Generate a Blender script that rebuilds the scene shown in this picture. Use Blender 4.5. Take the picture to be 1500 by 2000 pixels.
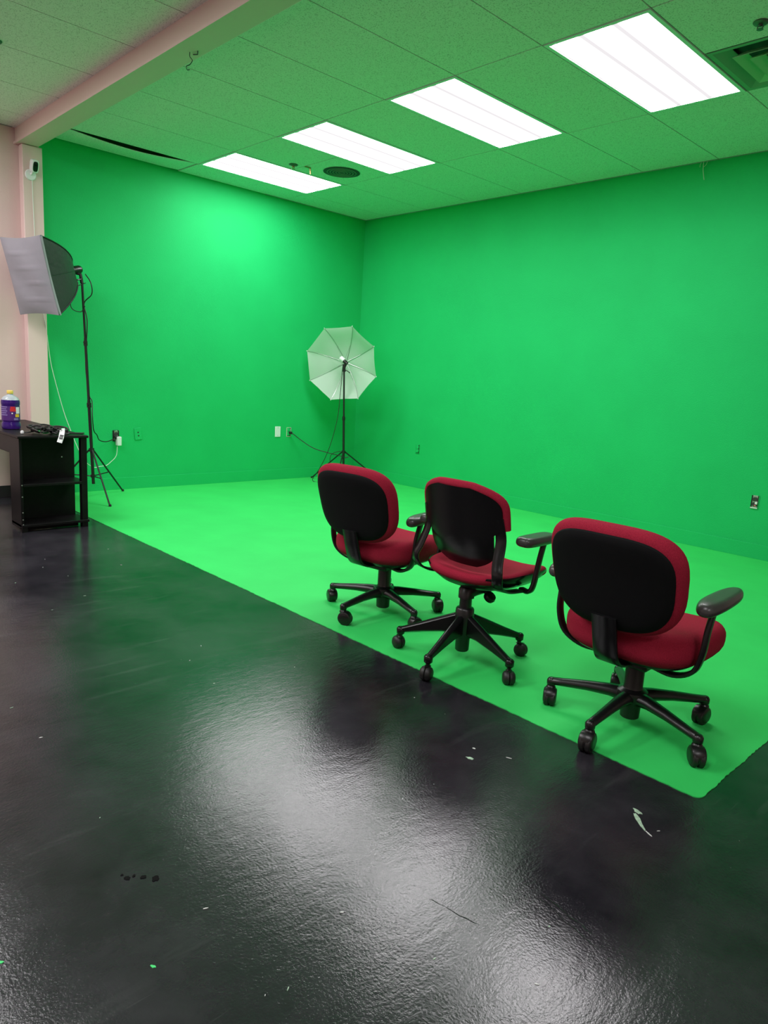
import bpy, math, random
from mathutils import Vector, Matrix
random.seed(7)
for o in list(bpy.data.objects): bpy.data.objects.remove(o)
scene = bpy.context.scene
col = scene.collection
PI = math.pi

# ---------------------------------------------------------------- camera
FPX = 1379.99
CAM = Vector((6.5501, -5.7627, 1.1936))
YAW, PITCH, ROLL = 2.37198, -0.18641, 0.06050
def camera():
    f = Vector((math.cos(YAW)*math.cos(PITCH), math.sin(YAW)*math.cos(PITCH), math.sin(PITCH)))
    r = Vector((math.sin(YAW), -math.cos(YAW), 0)); u = r.cross(f)
    c, s = math.cos(ROLL), math.sin(ROLL)
    R, U = c*r+s*u, -s*r+c*u
    cd = bpy.data.cameras.new('camera'); co = bpy.data.objects.new('camera', cd); col.objects.link(co)
    cd.sensor_fit = 'VERTICAL'; cd.sensor_height = 36; cd.lens = FPX/2000*36
    cd.clip_start = .05
    m = Matrix.Identity(4)
    for i, a in enumerate((R, U, -f)):
        for k in range(3): m[k][i] = a[k]
    m.translation = CAM
    co.matrix_world = m
    scene.camera = co
camera()
# ---------------------------------------------------------------- world, exposure
w = bpy.data.worlds.new('world'); scene.world = w; w.use_nodes = True
w.node_tree.nodes['Background'].inputs[0].default_value = (.02, .02, .02, 1)
w.node_tree.nodes['Background'].inputs[1].default_value = .0
vs = scene.view_settings
vs.view_transform = 'Standard'; vs.look = 'None'; vs.gamma = 1; vs.use_curve_mapping = False
vs.exposure = 0.0
PANEL_E = 17.0        # emission of the lit ceiling panels over the green area
PANEL_E2 = 21.0       # unseen fixtures, added to light the black-floor side of the room
scene.cycles.max_bounces = 10; scene.cycles.diffuse_bounces = 7

# room numbers (metres): corner of the two green walls is the origin
H = 2.984; T = .6096; AX = .3783; Y0 = -2.3669; XE = AX+14*T; YE = Y0-5*2*T; ZD = 3.30

# ---------------------------------------------------------------- materials
MATS = {}
def mat(name, color, rough=.6, metal=0, spec=.5, bump=None, noise=None, emit=None, coat=0, sheen=0):
    """bump=(scale, strength, distance) ; noise=(scale, amount)"""
    m = bpy.data.materials.new(name); m.use_nodes = True; nt = m.node_tree; b = nt.nodes['Principled BSDF']
    b.inputs['Base Color'].default_value = (*color, 1); b.inputs['Roughness'].default_value = rough
    b.inputs['Metallic'].default_value = metal; b.inputs['Specular IOR Level'].default_value = spec
    b.inputs['Coat Weight'].default_value = coat; b.inputs['Sheen Weight'].default_value = sheen
    tc = nt.nodes.new('ShaderNodeTexCoord')
    if noise:
        n = nt.nodes.new('ShaderNodeTexNoise'); n.inputs['Scale'].default_value = noise[0]; n.inputs['Detail'].default_value = 6
        nt.links.new(tc.outputs['Object'], n.inputs['Vector'])
        r = nt.nodes.new('ShaderNodeValToRGB')
        a = noise[1]
        r.color_ramp.elements[0].position = .3; r.color_ramp.elements[1].position = .7
        r.color_ramp.elements[0].color = (*[c*(1-a) for c in color], 1); r.color_ramp.elements[1].color = (*[min(1, c*(1+a)) for c in color], 1)
        nt.links.new(n.outputs['Fac'], r.inputs['Fac']); nt.links.new(r.outputs['Color'], b.inputs['Base Color'])
    if bump:
        n2 = nt.nodes.new('ShaderNodeTexNoise'); n2.inputs['Scale'].default_value = bump[0]; n2.inputs['Detail'].default_value = 4
        nt.links.new(tc.outputs['Object'], n2.inputs['Vector'])
        bp = nt.nodes.new('ShaderNodeBump'); bp.inputs['Strength'].default_value = bump[1]; bp.inputs['Distance'].default_value = bump[2]
        nt.links.new(n2.outputs['Fac'], bp.inputs['Height']); nt.links.new(bp.outputs['Normal'], b.inputs['Normal'])
    if emit:
        b.inputs['Emission Color'].default_value = (*emit[0], 1); b.inputs['Emission Strength'].default_value = emit[1]
    MATS[name] = m; return m
M = MATS
mat('green_wall', (.014, .48, .135), .62, spec=.15, bump=(130, .35, .004), noise=(2.2, .04))
mat('green_floor', (.038, .60, .122), .55, spec=.2, bump=(60, .15, .003), noise=(3.5, .05))
mat('pink_wall', (.68, .50, .475), .6, spec=.3, bump=(120, .25, .004), noise=(2, .03))
mat('pink_trim', (.74, .55, .52), .5, spec=.3, bump=(40, .1, .003))
mat('grid_paint', (.30, .32, .30), .6)
mat('deck', (.01, .012, .01), .9)
mat('black_base', (.012, .012, .013), .45)
mat('panel_frame', (.80, .80, .82), .4)
mat('plastic', (.006, .006, .0065), .33, bump=(300, .12, .001))
mat('plastic_gloss', (.005, .005, .0055), .24, spec=.4)
mat('pad_plastic', (.045, .043, .043), .32, bump=(250, .1, .001))
mat('panel_black', (.004, .0045, .005), .75, spec=.15, bump=(200, .2, .001))
mat('rubber', (.007, .007, .007), .5)
mat('red_fabric', (.31, .017, .040), .9, spec=.08, bump=(420, .5, .002), noise=(300, .18))
mat('metal_black', (.010, .010, .010), .35)
mat('softbox_black', (.012, .013, .014), .38, bump=(25, .25, .006))
mat('white_plastic', (.78, .80, .80), .35)
mat('white_cord', (.72, .78, .72), .4)
mat('black_cord', (.012, .012, .012), .5)
mat('green_cord', (.02, .20, .05), .5)
mat('wood_black', (.0045, .004, .0045), .42, spec=.2, noise=(30, .3))
mat('screw', (.5, .5, .5), .35, metal=1)
mat('brass', (.45, .32, .12), .35, metal=.8)
mat('dark_grey', (.03, .032, .03), .6)
mat('socket_dark', (.012, .015, .012), .6)
mat('ivory', (.70, .68, .55), .5)
mat('vent_metal', (.20, .34, .23), .55)
mat('vent_light', (.32, .62, .36), .5)
mat('sprinkler_metal', (.12, .13, .12), .4, metal=.5)
mat('chip_pale', (.36, .52, .38), .7, noise=(90, .25))
mat('chip_green', (.05, .60, .16), .7)
mat('chip_white', (.6, .62, .6), .7)
mat('chip_black', (.002, .002, .002), .8, spec=.1)
mat('pink_mark', (.5, .12, .14), .5)
mat('cap_yellow', (.75, .55, .10), .35)
mat('label_purple', (.07, .015, .16), .45)
mat('label_red', (.6, .02, .03), .45)
mat('label_yellow', (.75, .5, .03), .45)
mat('label_lilac', (.22, .17, .40), .5)
mat('string', (.45, .62, .45), .8)

def tile_material():
    m = mat('ceiling_tile', (.80, .80, .77), .9, spec=.1); nt = m.node_tree; b = nt.nodes['Principled BSDF']
    tc = nt.nodes.new('ShaderNodeTexCoord')
    n = nt.nodes.new('ShaderNodeTexNoise'); n.inputs['Scale'].default_value = 150; n.inputs['Detail'].default_value = 3
    oi = nt.nodes.new('ShaderNodeObjectInfo'); ad = nt.nodes.new('ShaderNodeVectorMath'); ad.operation = 'ADD'
    nt.links.new(tc.outputs['Object'], ad.inputs[0]); nt.links.new(oi.outputs['Location'], ad.inputs[1])
    nt.links.new(ad.outputs[0], n.inputs['Vector'])
    r = nt.nodes.new('ShaderNodeValToRGB'); e = r.color_ramp.elements
    e[0].position = .34; e[0].color = (.50, .50, .48, 1); e[1].position = .46; e[1].color = (.80, .80, .77, 1)
    nt.links.new(n.outputs['Fac'], r.inputs['Fac']); nt.links.new(r.outputs['Color'], b.inputs['Base Color'])
    bp = nt.nodes.new('ShaderNodeBump'); bp.inputs['Strength'].default_value = .6; bp.inputs['Distance'].default_value = .004
    nt.links.new(n.outputs['Fac'], bp.inputs['Height']); nt.links.new(bp.outputs['Normal'], b.inputs['Normal'])
tile_material()

def floor_material():
    m = mat('black_floor', (.012, .013, .015), .3, spec=.55); nt = m.node_tree; b = nt.nodes['Principled BSDF']
    L = nt.links.new; N = nt.nodes.new
    tc = N('ShaderNodeTexCoord')
    def noise(scale, detail=6, stretch=None, rough=.55):
        n = N('ShaderNodeTexNoise'); n.inputs['Scale'].default_value = scale; n.inputs['Detail'].default_value = detail; n.inputs['Roughness'].default_value = rough
        if stretch:
            mp = N('ShaderNodeMapping'); mp.inputs['Scale'].default_value = stretch[0]; mp.inputs['Rotation'].default_value = (0, 0, stretch[1])
            L(tc.outputs['Object'], mp.inputs['Vector']); L(mp.outputs[0], n.inputs['Vector'])
        else: L(tc.outputs['Object'], n.inputs['Vector'])
        return n.outputs['Fac']
    def ramp(src, p0, c0, p1, c1):
        r = N('ShaderNodeValToRGB'); e = r.color_ramp.elements
        e[0].position = p0; e[0].color = (*c0, 1); e[1].position = p1; e[1].color = (*c1, 1); L(src, r.inputs['Fac']); return r.outputs['Color']
    def mix(a, bb, fac):
        x = N('ShaderNodeMix'); x.data_type = 'RGBA'; L(fac, x.inputs[0]); L(a, x.inputs[6]); L(bb, x.inputs[7]); return x.outputs[2]
    base = ramp(noise(1.6, 12, None, .68), .36, (.008, .0075, .0105), .66, (.034, .031, .038))
    scuff = ramp(noise(14, 8, ((1, .12, 1), .6)), .60, (0, 0, 0), .80, (.38, .38, .38))
    grey = N('ShaderNodeRGB'); grey.outputs[0].default_value = (.075, .078, .08, 1)
    c1 = mix(base, grey.outputs[0], scuff)
    for rot, th in ((-.5, .70), (.35, .715), (1.2, .72)):
        hair = ramp(noise(75, 3, ((1, .06, 1), rot)), th, (0, 0, 0), th+.08, (.32, .32, .32)); c1 = mix(c1, grey.outputs[0], hair)
    speck = ramp(noise(70, 2), .785, (0, 0, 0), .80, (1, 1, 1))
    white = N('ShaderNodeRGB'); white.outputs[0].default_value = (.45, .5, .47, 1)
    c2 = mix(c1, white.outputs[0], speck)
    L(c2, b.inputs['Base Color'])
    rr = ramp(noise(2.5, 6), .3, (.10, .10, .10), .75, (.17, .17, .17)); L(rr, b.inputs['Roughness'])
    # relief: rolled paint waves, fine grain, brushed streaks
    def sc(src, k):
        x = N('ShaderNodeMath'); x.operation = 'MULTIPLY'; x.inputs[1].default_value = k; L(src, x.inputs[0]); return x.outputs[0]
    def add(a, bb):
        x = N('ShaderNodeMath'); x.operation = 'ADD'; L(a, x.inputs[0]); L(bb, x.inputs[1]); return x.outputs[0]
    hgt = add(add(sc(noise(5, 2), .12), sc(noise(34, 6, ((1, .4, 1), .9), .62), .20)), sc(noise(150, 4), .10))
    bp = N('ShaderNodeBump'); bp.inputs['Strength'].default_value = .38; bp.inputs['Distance'].default_value = .012
    L(hgt, bp.inputs['Height']); L(bp.outputs['Normal'], b.inputs['Normal'])
floor_material()

def lens_material(name, e):
    m = bpy.data.materials.new(name); m.use_nodes = True; nt = m.node_tree; nt.nodes.remove(nt.nodes['Principled BSDF'])
    out = nt.nodes['Material Output']; em = nt.nodes.new('ShaderNodeEmission'); em.inputs['Color'].default_value = (1, .965, .985, 1)
    tc = nt.nodes.new('ShaderNodeTexCoord'); sx = nt.nodes.new('ShaderNodeSeparateXYZ'); nt.links.new(tc.outputs['Object'], sx.inputs[0])
    # the tubes behind the lens: brighter above each tube, dimmer between them
    mu = nt.nodes.new('ShaderNodeMath'); mu.operation = 'MULTIPLY'; mu.inputs[1].default_value = 2*PI/.19; nt.links.new(sx.outputs['X'], mu.inputs[0])
    co = nt.nodes.new('ShaderNodeMath'); co.operation = 'COSINE'; nt.links.new(mu.outputs[0], co.inputs[0])
    mr = nt.nodes.new('ShaderNodeMapRange'); mr.interpolation_type = 'SMOOTHSTEP'; mr.inputs[1].default_value = -.95; mr.inputs[2].default_value = -.45; mr.inputs[3].default_value = .88; mr.inputs[4].default_value = e*1.12
    nt.links.new(co.outputs[0], mr.inputs[0]); nt.links.new(mr.outputs[0], em.inputs['Strength'])
    nt.links.new(em.outputs[0], out.inputs['Surface']); MATS[name] = m
lens_material('lens', PANEL_E); lens_material('lens_far', PANEL_E2)

def translucent(name, color, trans, rough=.6):
    m = bpy.data.materials.new(name); m.use_nodes = True; nt = m.node_tree; b = nt.nodes['Principled BSDF']; out = nt.nodes['Material Output']
    b.inputs['Base Color'].default_value = (*color, 1); b.inputs['Roughness'].default_value = rough
    t = nt.nodes.new('ShaderNodeBsdfTranslucent'); t.inputs['Color'].default_value = (*color, 1)
    mx = nt.nodes.new('ShaderNodeMixShader'); mx.inputs[0].default_value = trans
    nt.links.new(b.outputs[0], mx.inputs[1]); nt.links.new(t.outputs[0], mx.inputs[2]); nt.links.new(mx.outputs[0], out.inputs['Surface']); MATS[name] = m
translucent('umbrella_cloth', (.80, .84, .82), .5)
def diffuser_cloth():
    mat('softbox_cloth', (.27, .265, .30), .6, bump=(14, .2, .01), noise=(6, .05))
diffuser_cloth()
def liquid(name, color, alpha_rough=.08):
    m = mat(name, color, alpha_rough); b = m.node_tree.nodes['Principled BSDF']; b.inputs['Transmission Weight'].default_value = .35; b.inputs['IOR'].default_value = 1.4
liquid('purple_liquid', (.05, .012, .20)); liquid('clear_plastic', (.55, .62, .66))

# ---------------------------------------------------------------- mesh helpers
class MB:
    def __init__(s): s.v = []; s.f = []
    def add(s, v, f):
        n = len(s.v); s.v += [Vector(p) for p in v]; s.f += [tuple(n+i for i in q) for q in f]; return s
    def box(s, c, d, R=None):
        x, y, z = [q/2 for q in d]; c = Vector(c)
        vs_ = [Vector((a*x, b*y, e*z)) for a in (-1, 1) for b in (-1, 1) for e in (-1, 1)]
        if R is not None: vs_ = [R @ p for p in vs_]
        return s.add([c+p for p in vs_], [(0, 1, 3, 2), (4, 6, 7, 5), (0, 4, 5, 1), (2, 3, 7, 6), (0, 2, 6, 4), (1, 5, 7, 3)])
    def rings(s, rings, close=True, cap0=True, cap1=True):
        n = len(rings[0]); v = [p for r in rings for p in r]; f = []
        for i in range(len(rings)-1):
            for k in range(n if close else n-1):
                a, b = i*n+k, i*n+(k+1) % n; f.append((a, b, b+n, a+n))
        if cap0: f.append(tuple(reversed(range(n))))
        if cap1: f.append(tuple((len(rings)-1)*n+k for k in range(n)))
        return s.add(v, f)
    def tube(s, path, r, n=10, close=False):
        path = [Vector(p) for p in path]; m = len(path); rr = r if isinstance(r, (list, tuple)) else [r]*m
        tan = [(path[min(i+1, m-1)]-path[max(i-1, 0)]).normalized() for i in range(m)]
        up = Vector((0, 0, 1)) if abs(tan[0].z) < .9 else Vector((1, 0, 0)); R = []
        nx = tan[0].cross(up).normalized()
        for i in range(m):
            nx = (nx-tan[i]*nx.dot(tan[i])).normalized(); ny = tan[i].cross(nx)
            R.append([path[i]+nx*math.cos(2*PI*k/n)*rr[i]+ny*math.sin(2*PI*k/n)*rr[i] for k in range(n)])
        return s.rings(R)
    def lathe(s, prof, n=24, mtx=None):
        R = [[Vector((r*math.cos(2*PI*k/n), r*math.sin(2*PI*k/n), z)) for k in range(n)] for r, z in prof]
        if mtx is not None: R = [[mtx @ p for p in q] for q in R]
        return s.rings(R)
    def bar(s, path, w, t, side, rnd=.35, scale=None):
        """sweep of a rounded rectangle: w along `side`, t along the normal"""
        path = [Vector(p) for p in path]; m = len(path); R = []
        for i in range(m):
            tg = (path[min(i+1, m-1)]-path[max(i-1, 0)]).normalized(); sd = Vector(side[i] if isinstance(side, list) else side)
            sd = (sd-tg*sd.dot(tg)).normalized(); nm = tg.cross(sd); k = scale[i] if scale else 1
            ww = (w[i] if isinstance(w, (list, tuple)) else w)/2*k; tt = (t[i] if isinstance(t, (list, tuple)) else t)/2*k
            c = min(ww, tt)*rnd
            pts = [(ww-c, tt), (ww, tt-c), (ww, -tt+c), (ww-c, -tt), (-ww+c, -tt), (-ww, -tt+c), (-ww, tt-c), (-ww+c, tt)]
            R.append([path[i]+sd*a+nm*b for a, b in pts])
        return s.rings(R)
    def pad(s, a, b, n, prof, warp=None, seg=52, capr=4, M4=None):
        """superellipse slab, prof = [(inset, d), ...]; d along local z"""
        def ring(i, d, k=1):
            o = []
            for q in range(seg):
                t = 2*PI*(q+.5)/seg; cx, sy = math.cos(t), math.sin(t)
                x = (a-i)*k*math.copysign(abs(cx)**(2/n), cx); y = (b-i)*k*math.copysign(abs(sy)**(2/n), sy)
                o.append(Vector((x, y, d)))
            return o
        R = []
        for k in range(1, capr): R.append(ring(prof[0][0], prof[0][1], k/capr))
        for i, d in prof: R.append(ring(i, d))
        for k in range(capr-1, 0, -1): R.append(ring(prof[-1][0], prof[-1][1], k/capr))
        for r in R:
            for k, p in enumerate(r):
                if warp: p = warp(p)
                if M4 is not None: p = M4 @ p
                r[k] = p
        return s.rings(R)
    def xf(s, m4):
        s.v = [m4 @ p for p in s.v]; return s
    def mesh(s, name, m, smooth=True, ang=38):
        me = bpy.data.meshes.new(name); me.from_pydata([tuple(p) for p in s.v], [], s.f); me.update()
        me.materials.append(M[m])
        if smooth:
            for p in me.polygons: p.use_smooth = True
            me.set_sharp_from_angle(angle=math.radians(ang))
        return me
    def build(s, name, m, parent=None, smooth=True, bevel=0, ang=38, loc=None, rot=None):
        o = bpy.data.objects.new(name, s.mesh(name, m, smooth, ang)); col.objects.link(o)
        if parent: o.parent = parent
        if loc: o.location = loc
        if rot: o.rotation_euler = rot
        if bevel:
            bm = o.modifiers.new('bevel', 'BEVEL'); bm.width = bevel; bm.segments = 2; bm.limit_method = 'ANGLE'; bm.angle_limit = .7
        return o
def rprof(t, r, n=5, crown=0):
    """rounded edge profile of a slab of thickness t centred on 0"""
    p = []
    for k in range(n+1):
        a = PI/2*k/n; p.append((r*(1-math.sin(a)), -t/2+r*(1-math.cos(a))))
    for k in range(n+1):
        a = PI/2*k/n; p.append((r*(1-math.cos(a)), t/2-r*(1-math.sin(a))))
    return p
def catmull(pts, n=8):
    P = [Vector(p) for p in pts]; P = [P[0]*2-P[1]]+P+[P[-1]*2-P[-2]]; o = []
    for i in range(1, len(P)-2):
        for k in range(n):
            t = k/n; a, b, c, d = P[i-1:i+3]
            o.append(.5*((2*b)+(c-a)*t+(2*a-5*b+4*c-d)*t*t+(3*b-a-3*c+d)*t**3))
    o.append(P[-2]); return o
def tag(o, label=None, cat=None, group=None, kind=None):
    if label: o['label'] = label
    if cat: o['category'] = cat
    if group: o['group'] = group
    if kind: o['kind'] = kind
    return o
def thing(name, label, cat, loc=(0, 0, 0), rz=0, group=None):
    o = bpy.data.objects.new(name, None); col.objects.link(o); o.location = loc; o.rotation_euler = (0, 0, rz); o.empty_display_size = .1
    return tag(o, label, cat, group)
def link_copy(name, me, parent, loc, rot=(0, 0, 0)):
    o = bpy.data.objects.new(name, me); col.objects.link(o); o.parent = parent; o.location = loc; o.rotation_euler = rot; return o
def frame(origin, z, x=None):
    z = Vector(z).normalized(); x = Vector(x) if x else (Vector((0, 0, 1)).cross(z) if abs(z.z) < .95 else Vector((1, 0, 0)))
    x = (x-z*x.dot(z)).normalized(); y = z.cross(x); m = Matrix.Identity(4)
    for i, a in enumerate((x, y, z)):
        for k in range(3): m[k][i] = a[k]
    m.translation = Vector(origin); return m

# ---------------------------------------------------------------- the setting
def structure():
    def s(name, m, c, d, label, bevel=0, smooth=False):
        o = MB().box(c, d).build(name, m, smooth=smooth, bevel=bevel); tag(o, label, kind='structure'); return o
    fl = s('floor', 'black_floor', (XE/2, YE/2, -.05), (XE+.4, -YE+.4, .1), 'glossy scuffed black painted concrete floor')
    s('wall_left', 'green_wall', (-.06, -1.80, ZD/2), (.12, 3.6, ZD), 'chroma green painted wall beside the pillar')
    s('wall_left_pink', 'pink_wall', (-.06, (-3.6+YE)/2, ZD/2), (.12, -YE-3.6, ZD), 'pale pink painted wall behind the desk')
    s('wall_back', 'green_wall', (3.0-.06, .06, ZD/2), (6.12, .12, ZD), 'long chroma green painted wall behind the chairs')
    s('wall_back_pink', 'pink_wall', ((6+XE)/2, .06, ZD/2), (XE-6, .12, ZD), 'pale pink painted wall past the green area')
    s('wall_right', 'pink_wall', (XE+.06, YE/2, ZD/2), (.12, -YE, ZD), 'pale pink painted wall on the far side')
    s('wall_front', 'pink_wall', (XE/2, YE-.06, ZD/2), (XE, .12, ZD), 'pale pink painted wall opposite the green one')
    s('pillar', 'pink_trim', (.045, -3.68, 1.43), (.09, .155, 2.86), 'pale pink pillar under the ceiling beam', bevel=.006, smooth=True)
    s('baseboard_left', 'green_wall', (.006, -1.8, .06), (.012, 3.6, .115), 'thin green painted baseboard under the green wall', bevel=.002)
    s('baseboard_back', 'green_wall', (3.0, -.006, .06), (6.0, .012, .115), 'thin green painted baseboard along the long green wall', bevel=.002)
    s('baseboard_left_black', 'black_base', (.006, -6.1, .05), (.012, 4.68, .1), 'black baseboard under the pink wall', bevel=.002)
    # beam: box with a thin lip along its lower edge
    b = s('beam', 'pink_trim', (XE/2, -3.705, 2.924), (XE, .15, .124), 'pale pink ceiling beam running along the edge of the green area', bevel=.004, smooth=True)
    o = MB().box((XE/2, -3.785, 2.869), (XE, .012, .018)).build('lip', 'pink_trim', b)
    # green painted floor area with a slightly ragged edge and a rounded corner
    pts = [(0, 0)]
    n = 400
    rg = random.Random(3)
    for k in range(n+1): pts.append((5.825*k/n, -3.675+rg.uniform(-.0022, .0022)+.0015*math.sin(k*.23)*math.sin(k*.031)-.010*k/n))
    for k in range(1, 6): a = PI/2*k/6; pts.append((5.825+.025*math.sin(a), -3.66-.025*math.cos(a)))
    for k in range(300): pts.append((5.85+rg.uniform(-.002, .002)+.0012*math.sin(k*.31), -3.655+3.655*k/300))
    pts.append((5.85, 0))
    m = MB(); N = len(pts)
    m.add([(x, y, .0) for x, y in pts]+[(x, y, .003) for x, y in pts], [tuple(range(N, 2*N))]+[(i, (i+1) % N, N+(i+1) % N, N+i) for i in range(N)])
    tag(m.build('floor_green', 'green_floor', smooth=False), 'bright chroma green painted area of the floor', kind='structure')
    # flaked paint chips on the black floor
    def chip(x, y, L, Wd, ang, mt, seed):
        rr = random.Random(seed); P = []
        for k in range(14):
            a = 2*PI*k/14; q = rr.uniform(.65, 1.1); P.append((L/2*math.cos(a)*q, Wd/2*math.sin(a)*q))
        c, s_ = math.cos(ang), math.sin(ang); m = MB(); Q = [(x+c*p-s_*q, y+s_*p+c*q) for p, q in P]; n = len(Q)
        m.add([(a, b_, 0) for a, b_ in Q]+[(a, b_, .0012) for a, b_ in Q], [tuple(range(n, 2*n))]+[(i, (i+1) % n, n+(i+1) % n, n+i) for i in range(n)])
        m.build('paint_chip', mt, fl, smooth=False)
    chip(5.757, -3.895, .035, .016, -.3, 'chip_pale', 1); chip(5.782, -3.935, .085, .015, -.75, 'chip_pale', 2)
    chip(5.262, -4.059, .03, .014, .3, 'chip_pale', 3); chip(5.83, -3.97, .03, .005, -.4, 'chip_white', 4)
    chip(5.23, -4.00, .012, .007, 0, 'chip_white', 5); chip(5.34, -3.955, .02, .004, .4, 'chip_white', 6)
    for k, (x, y, r_) in enumerate([(5.150, -5.085, .011), (5.128, -5.105, .008), (5.11, -5.12, .005), (5.108, -5.135, .009), (5.09, -5.14, .004)]): chip(x, y, r_*2, r_*1.7, k, 'chip_black', 10+k)
    chip(5.383, -5.203, .013, .007, .5, 'chip_green', 20); chip(5.18, -5.43, .02, .008, .8, 'chip_green', 21)
    for k in range(30):
        rr = random.Random(100+k); x = rr.uniform(2.0, 6.0); y = rr.uniform(-5.4, -3.72)
        chip(x, y, rr.uniform(.004, .013), rr.uniform(.0015, .004), rr.uniform(0, 3), rr.choice(['chip_white', 'chip_pale', 'chip_white']), 200+k)
    # raised ridges and gouges in the paint
    for (x0, y0, x1, y1, r_) in [(5.755, -4.40, 5.93, -4.425, .0022), (5.76, -4.415, 5.96, -4.455, .0018), (5.60, -4.63, 5.74, -4.60, .0014)]:
        P = [Vector((x0+(x1-x0)*t/8+random.uniform(-.004, .004), y0+(y1-y0)*t/8+random.uniform(-.004, .004), -.0005)) for t in range(9)]
        MB().tube(P, [r_*.2]+[r_*random.uniform(.6, 1.1) for _ in range(7)]+[r_*.2], 8).build('ridge', 'black_floor', fl)
    return fl
FLOOR = structure()

# ---------------------------------------------------------------- ceiling with tiles
PANELS = [0, 2, 4, 6]
def ceiling():
    ce = MB().box((XE/2, YE/2, ZD+.05), (XE+.3, -YE+.3, .1)).build('ceiling', 'deck', smooth=False)
    tag(ce, 'suspended ceiling of speckled white tiles', kind='structure')
    cache = {}
    def tile_mesh(dx, dy):
        k = (round(dx, 3), round(dy, 3))
        if k not in cache: cache[k] = MB().box((0, 0, .008), (dx-.007, dy-.007, .016)).mesh('ceiling_tile', 'ceiling_tile', smooth=False)
        return cache[k]
    xs = [0]+[AX+i*T for i in range(15)]; ys = [0]+[Y0+2*T-2*T*j for j in range(7)]
    holes = {(i+1, 1) for i in PANELS} | {(i+1, 4) for i in (0, 2, 4, 8, 12)} | {(i+1, 5) for i in (4,)}
    for i in range(len(xs)-1):
        for j in range(len(ys)-1):
            if (i, j) in holes: continue
            x0, x1, y1, y0 = xs[i], xs[i+1], ys[j], ys[j+1]
            cx = (x0+x1)/2
            if (i, j) in ((2, 1), (8, 1)):     # split into two square modules
                ym = (y0+y1)/2
                link_copy('ceiling_tile', tile_mesh(x1-x0, ym-y0), ce, (cx, (y0+ym)/2, H))
                if i == 2: link_copy('ceiling_tile', tile_mesh(x1-x0, y1-ym), ce, (cx, (y1+ym)/2, H))
                continue
            if (i, j) == (0, 2):              # the slipped tile beside the green wall: pulled back from the grid, one edge dropped
                m = MB(); V = []; nx, ny = 6, 24; X0, X1 = .012, AX-.006; YA, YB = y0+.004, y1-.012
                for th in (0, .005):
                    for q in range(ny+1):
                        v = q/ny
                        for p in range(nx+1):
                            u = p/nx; V.append((X0+(X1-X0)*u+.02*max(0, v-.9)*10*(1-u), YA+(YB-YA)*v, H+.002-.036*math.sin(PI*v)**1.1*u**1.5+th))
                W1 = nx+1; N1 = W1*(ny+1); F = []
                for q in range(ny):
                    for p in range(nx):
                        c = q*W1+p; F += [(c, c+W1, c+W1+1, c+1), (N1+c, N1+c+1, N1+c+W1+1, N1+c+W1)]
                for q in range(ny): F += [(q*W1+nx, (q+1)*W1+nx, N1+(q+1)*W1+nx, N1+q*W1+nx), (q*W1, N1+q*W1, N1+(q+1)*W1, (q+1)*W1)]
                for p in range(nx): F += [(p, p+1, N1+p+1, N1+p), (ny*W1+p, N1+ny*W1+p, N1+ny*W1+p+1, ny*W1+p+1)]
                o = m.add(V, F).build('ceiling_tile', 'ceiling_tile', ce, ang=60)
                tag(o, 'sagging ceiling tile with an open dark gap along its edge'); continue
            link_copy('ceiling_tile', tile_mesh(x1-x0, y1-y0), ce, (cx, (y0+y1)/2, H))
    # tee bars of the grid, flush just under the tile faces
    bw = .012
    def tee(c, d): MB().box(c, d).build('grid_bar', 'grid_paint', ce, smooth=False)
    for i, x in enumerate(xs[1:-1]):
        if i == 0:      # bar stops at the open gap
            tee((x, (ys[2])/2, H+.010), (bw, -ys[2], .006)); tee((x, (ys[3]+ys[-1])/2, H+.010), (bw, ys[3]-ys[-1], .006)); continue
        tee((x, ys[-1]/2, H+.010), (bw, -ys[-1], .006))
    for j, y in enumerate(ys[1:-1]): tee((XE/2, y, H+.010), (XE, bw, .006))
    ym = Y0+T
    tee((AX+1.5*T, ym, H+.010), (T, bw, .006)); tee((AX+7.5*T, ym, H+.010), (T, bw, .006))
    # wall angles
    tee((XE/2, -.009, H-.001), (XE, .018, .004)); tee((.009, -.7, H-.001), (.018, 1.4, .004)); tee((.009, -5.6, H-.001), (.018, 3.6, .004))
    tee((XE-.009, YE/2, H-.001), (.018, -YE, .004)); tee((XE/2, YE+.009, H-.001), (XE, .018, .004))
    return ce
ceiling()

def light_panel(i, y0, label, lens='lens', group=None):
    t = thing('ceiling_light', label, 'ceiling light', (AX+(i+.5)*T, y0+T, H), 0, group)
    f = MB(); ox, oy = T/2-.006, T-.006; b = .022; z = .003
    f.box((-ox+b/2, 0, z), (b, 2*oy, .012)); f.box((ox-b/2, 0, z), (b, 2*oy, .012)); f.box((0, -oy+b/2, z), (2*ox-2*b, b, .012)); f.box((0, oy-b/2, z), (2*ox-2*b, b, .012))
    f.build('frame', 'panel_frame', t, smooth=False)
    hs = MB().box((0, 0, .10), (2*ox, 2*oy, .01))
    for (c, d) in (((-ox, 0, .056), (.004, 2*oy, .09)), ((ox, 0, .056), (.004, 2*oy, .09)), ((0, -oy, .056), (2*ox, .004, .09)), ((0, oy, .056), (2*ox, .004, .09))): hs.box(c, d)
    hs.build('housing', 'panel_frame', t, smooth=False)
    l = MB(); l.add([(-ox+b, -oy+b, 0), (-ox+b, oy-b, 0), (ox-b, oy-b, 0), (ox-b, -oy+b, 0)], [(0, 1, 2, 3)]); l.build('diffuser', lens, t, smooth=False, loc=(0, 0, .004))
LB = ['lit ceiling panel closest to the corner where the green walls meet', 'lit ceiling panel second from the corner, beside the round dark grille', 'lit ceiling panel third from the corner of the green walls', 'lit ceiling panel beside the square air vent']
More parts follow.
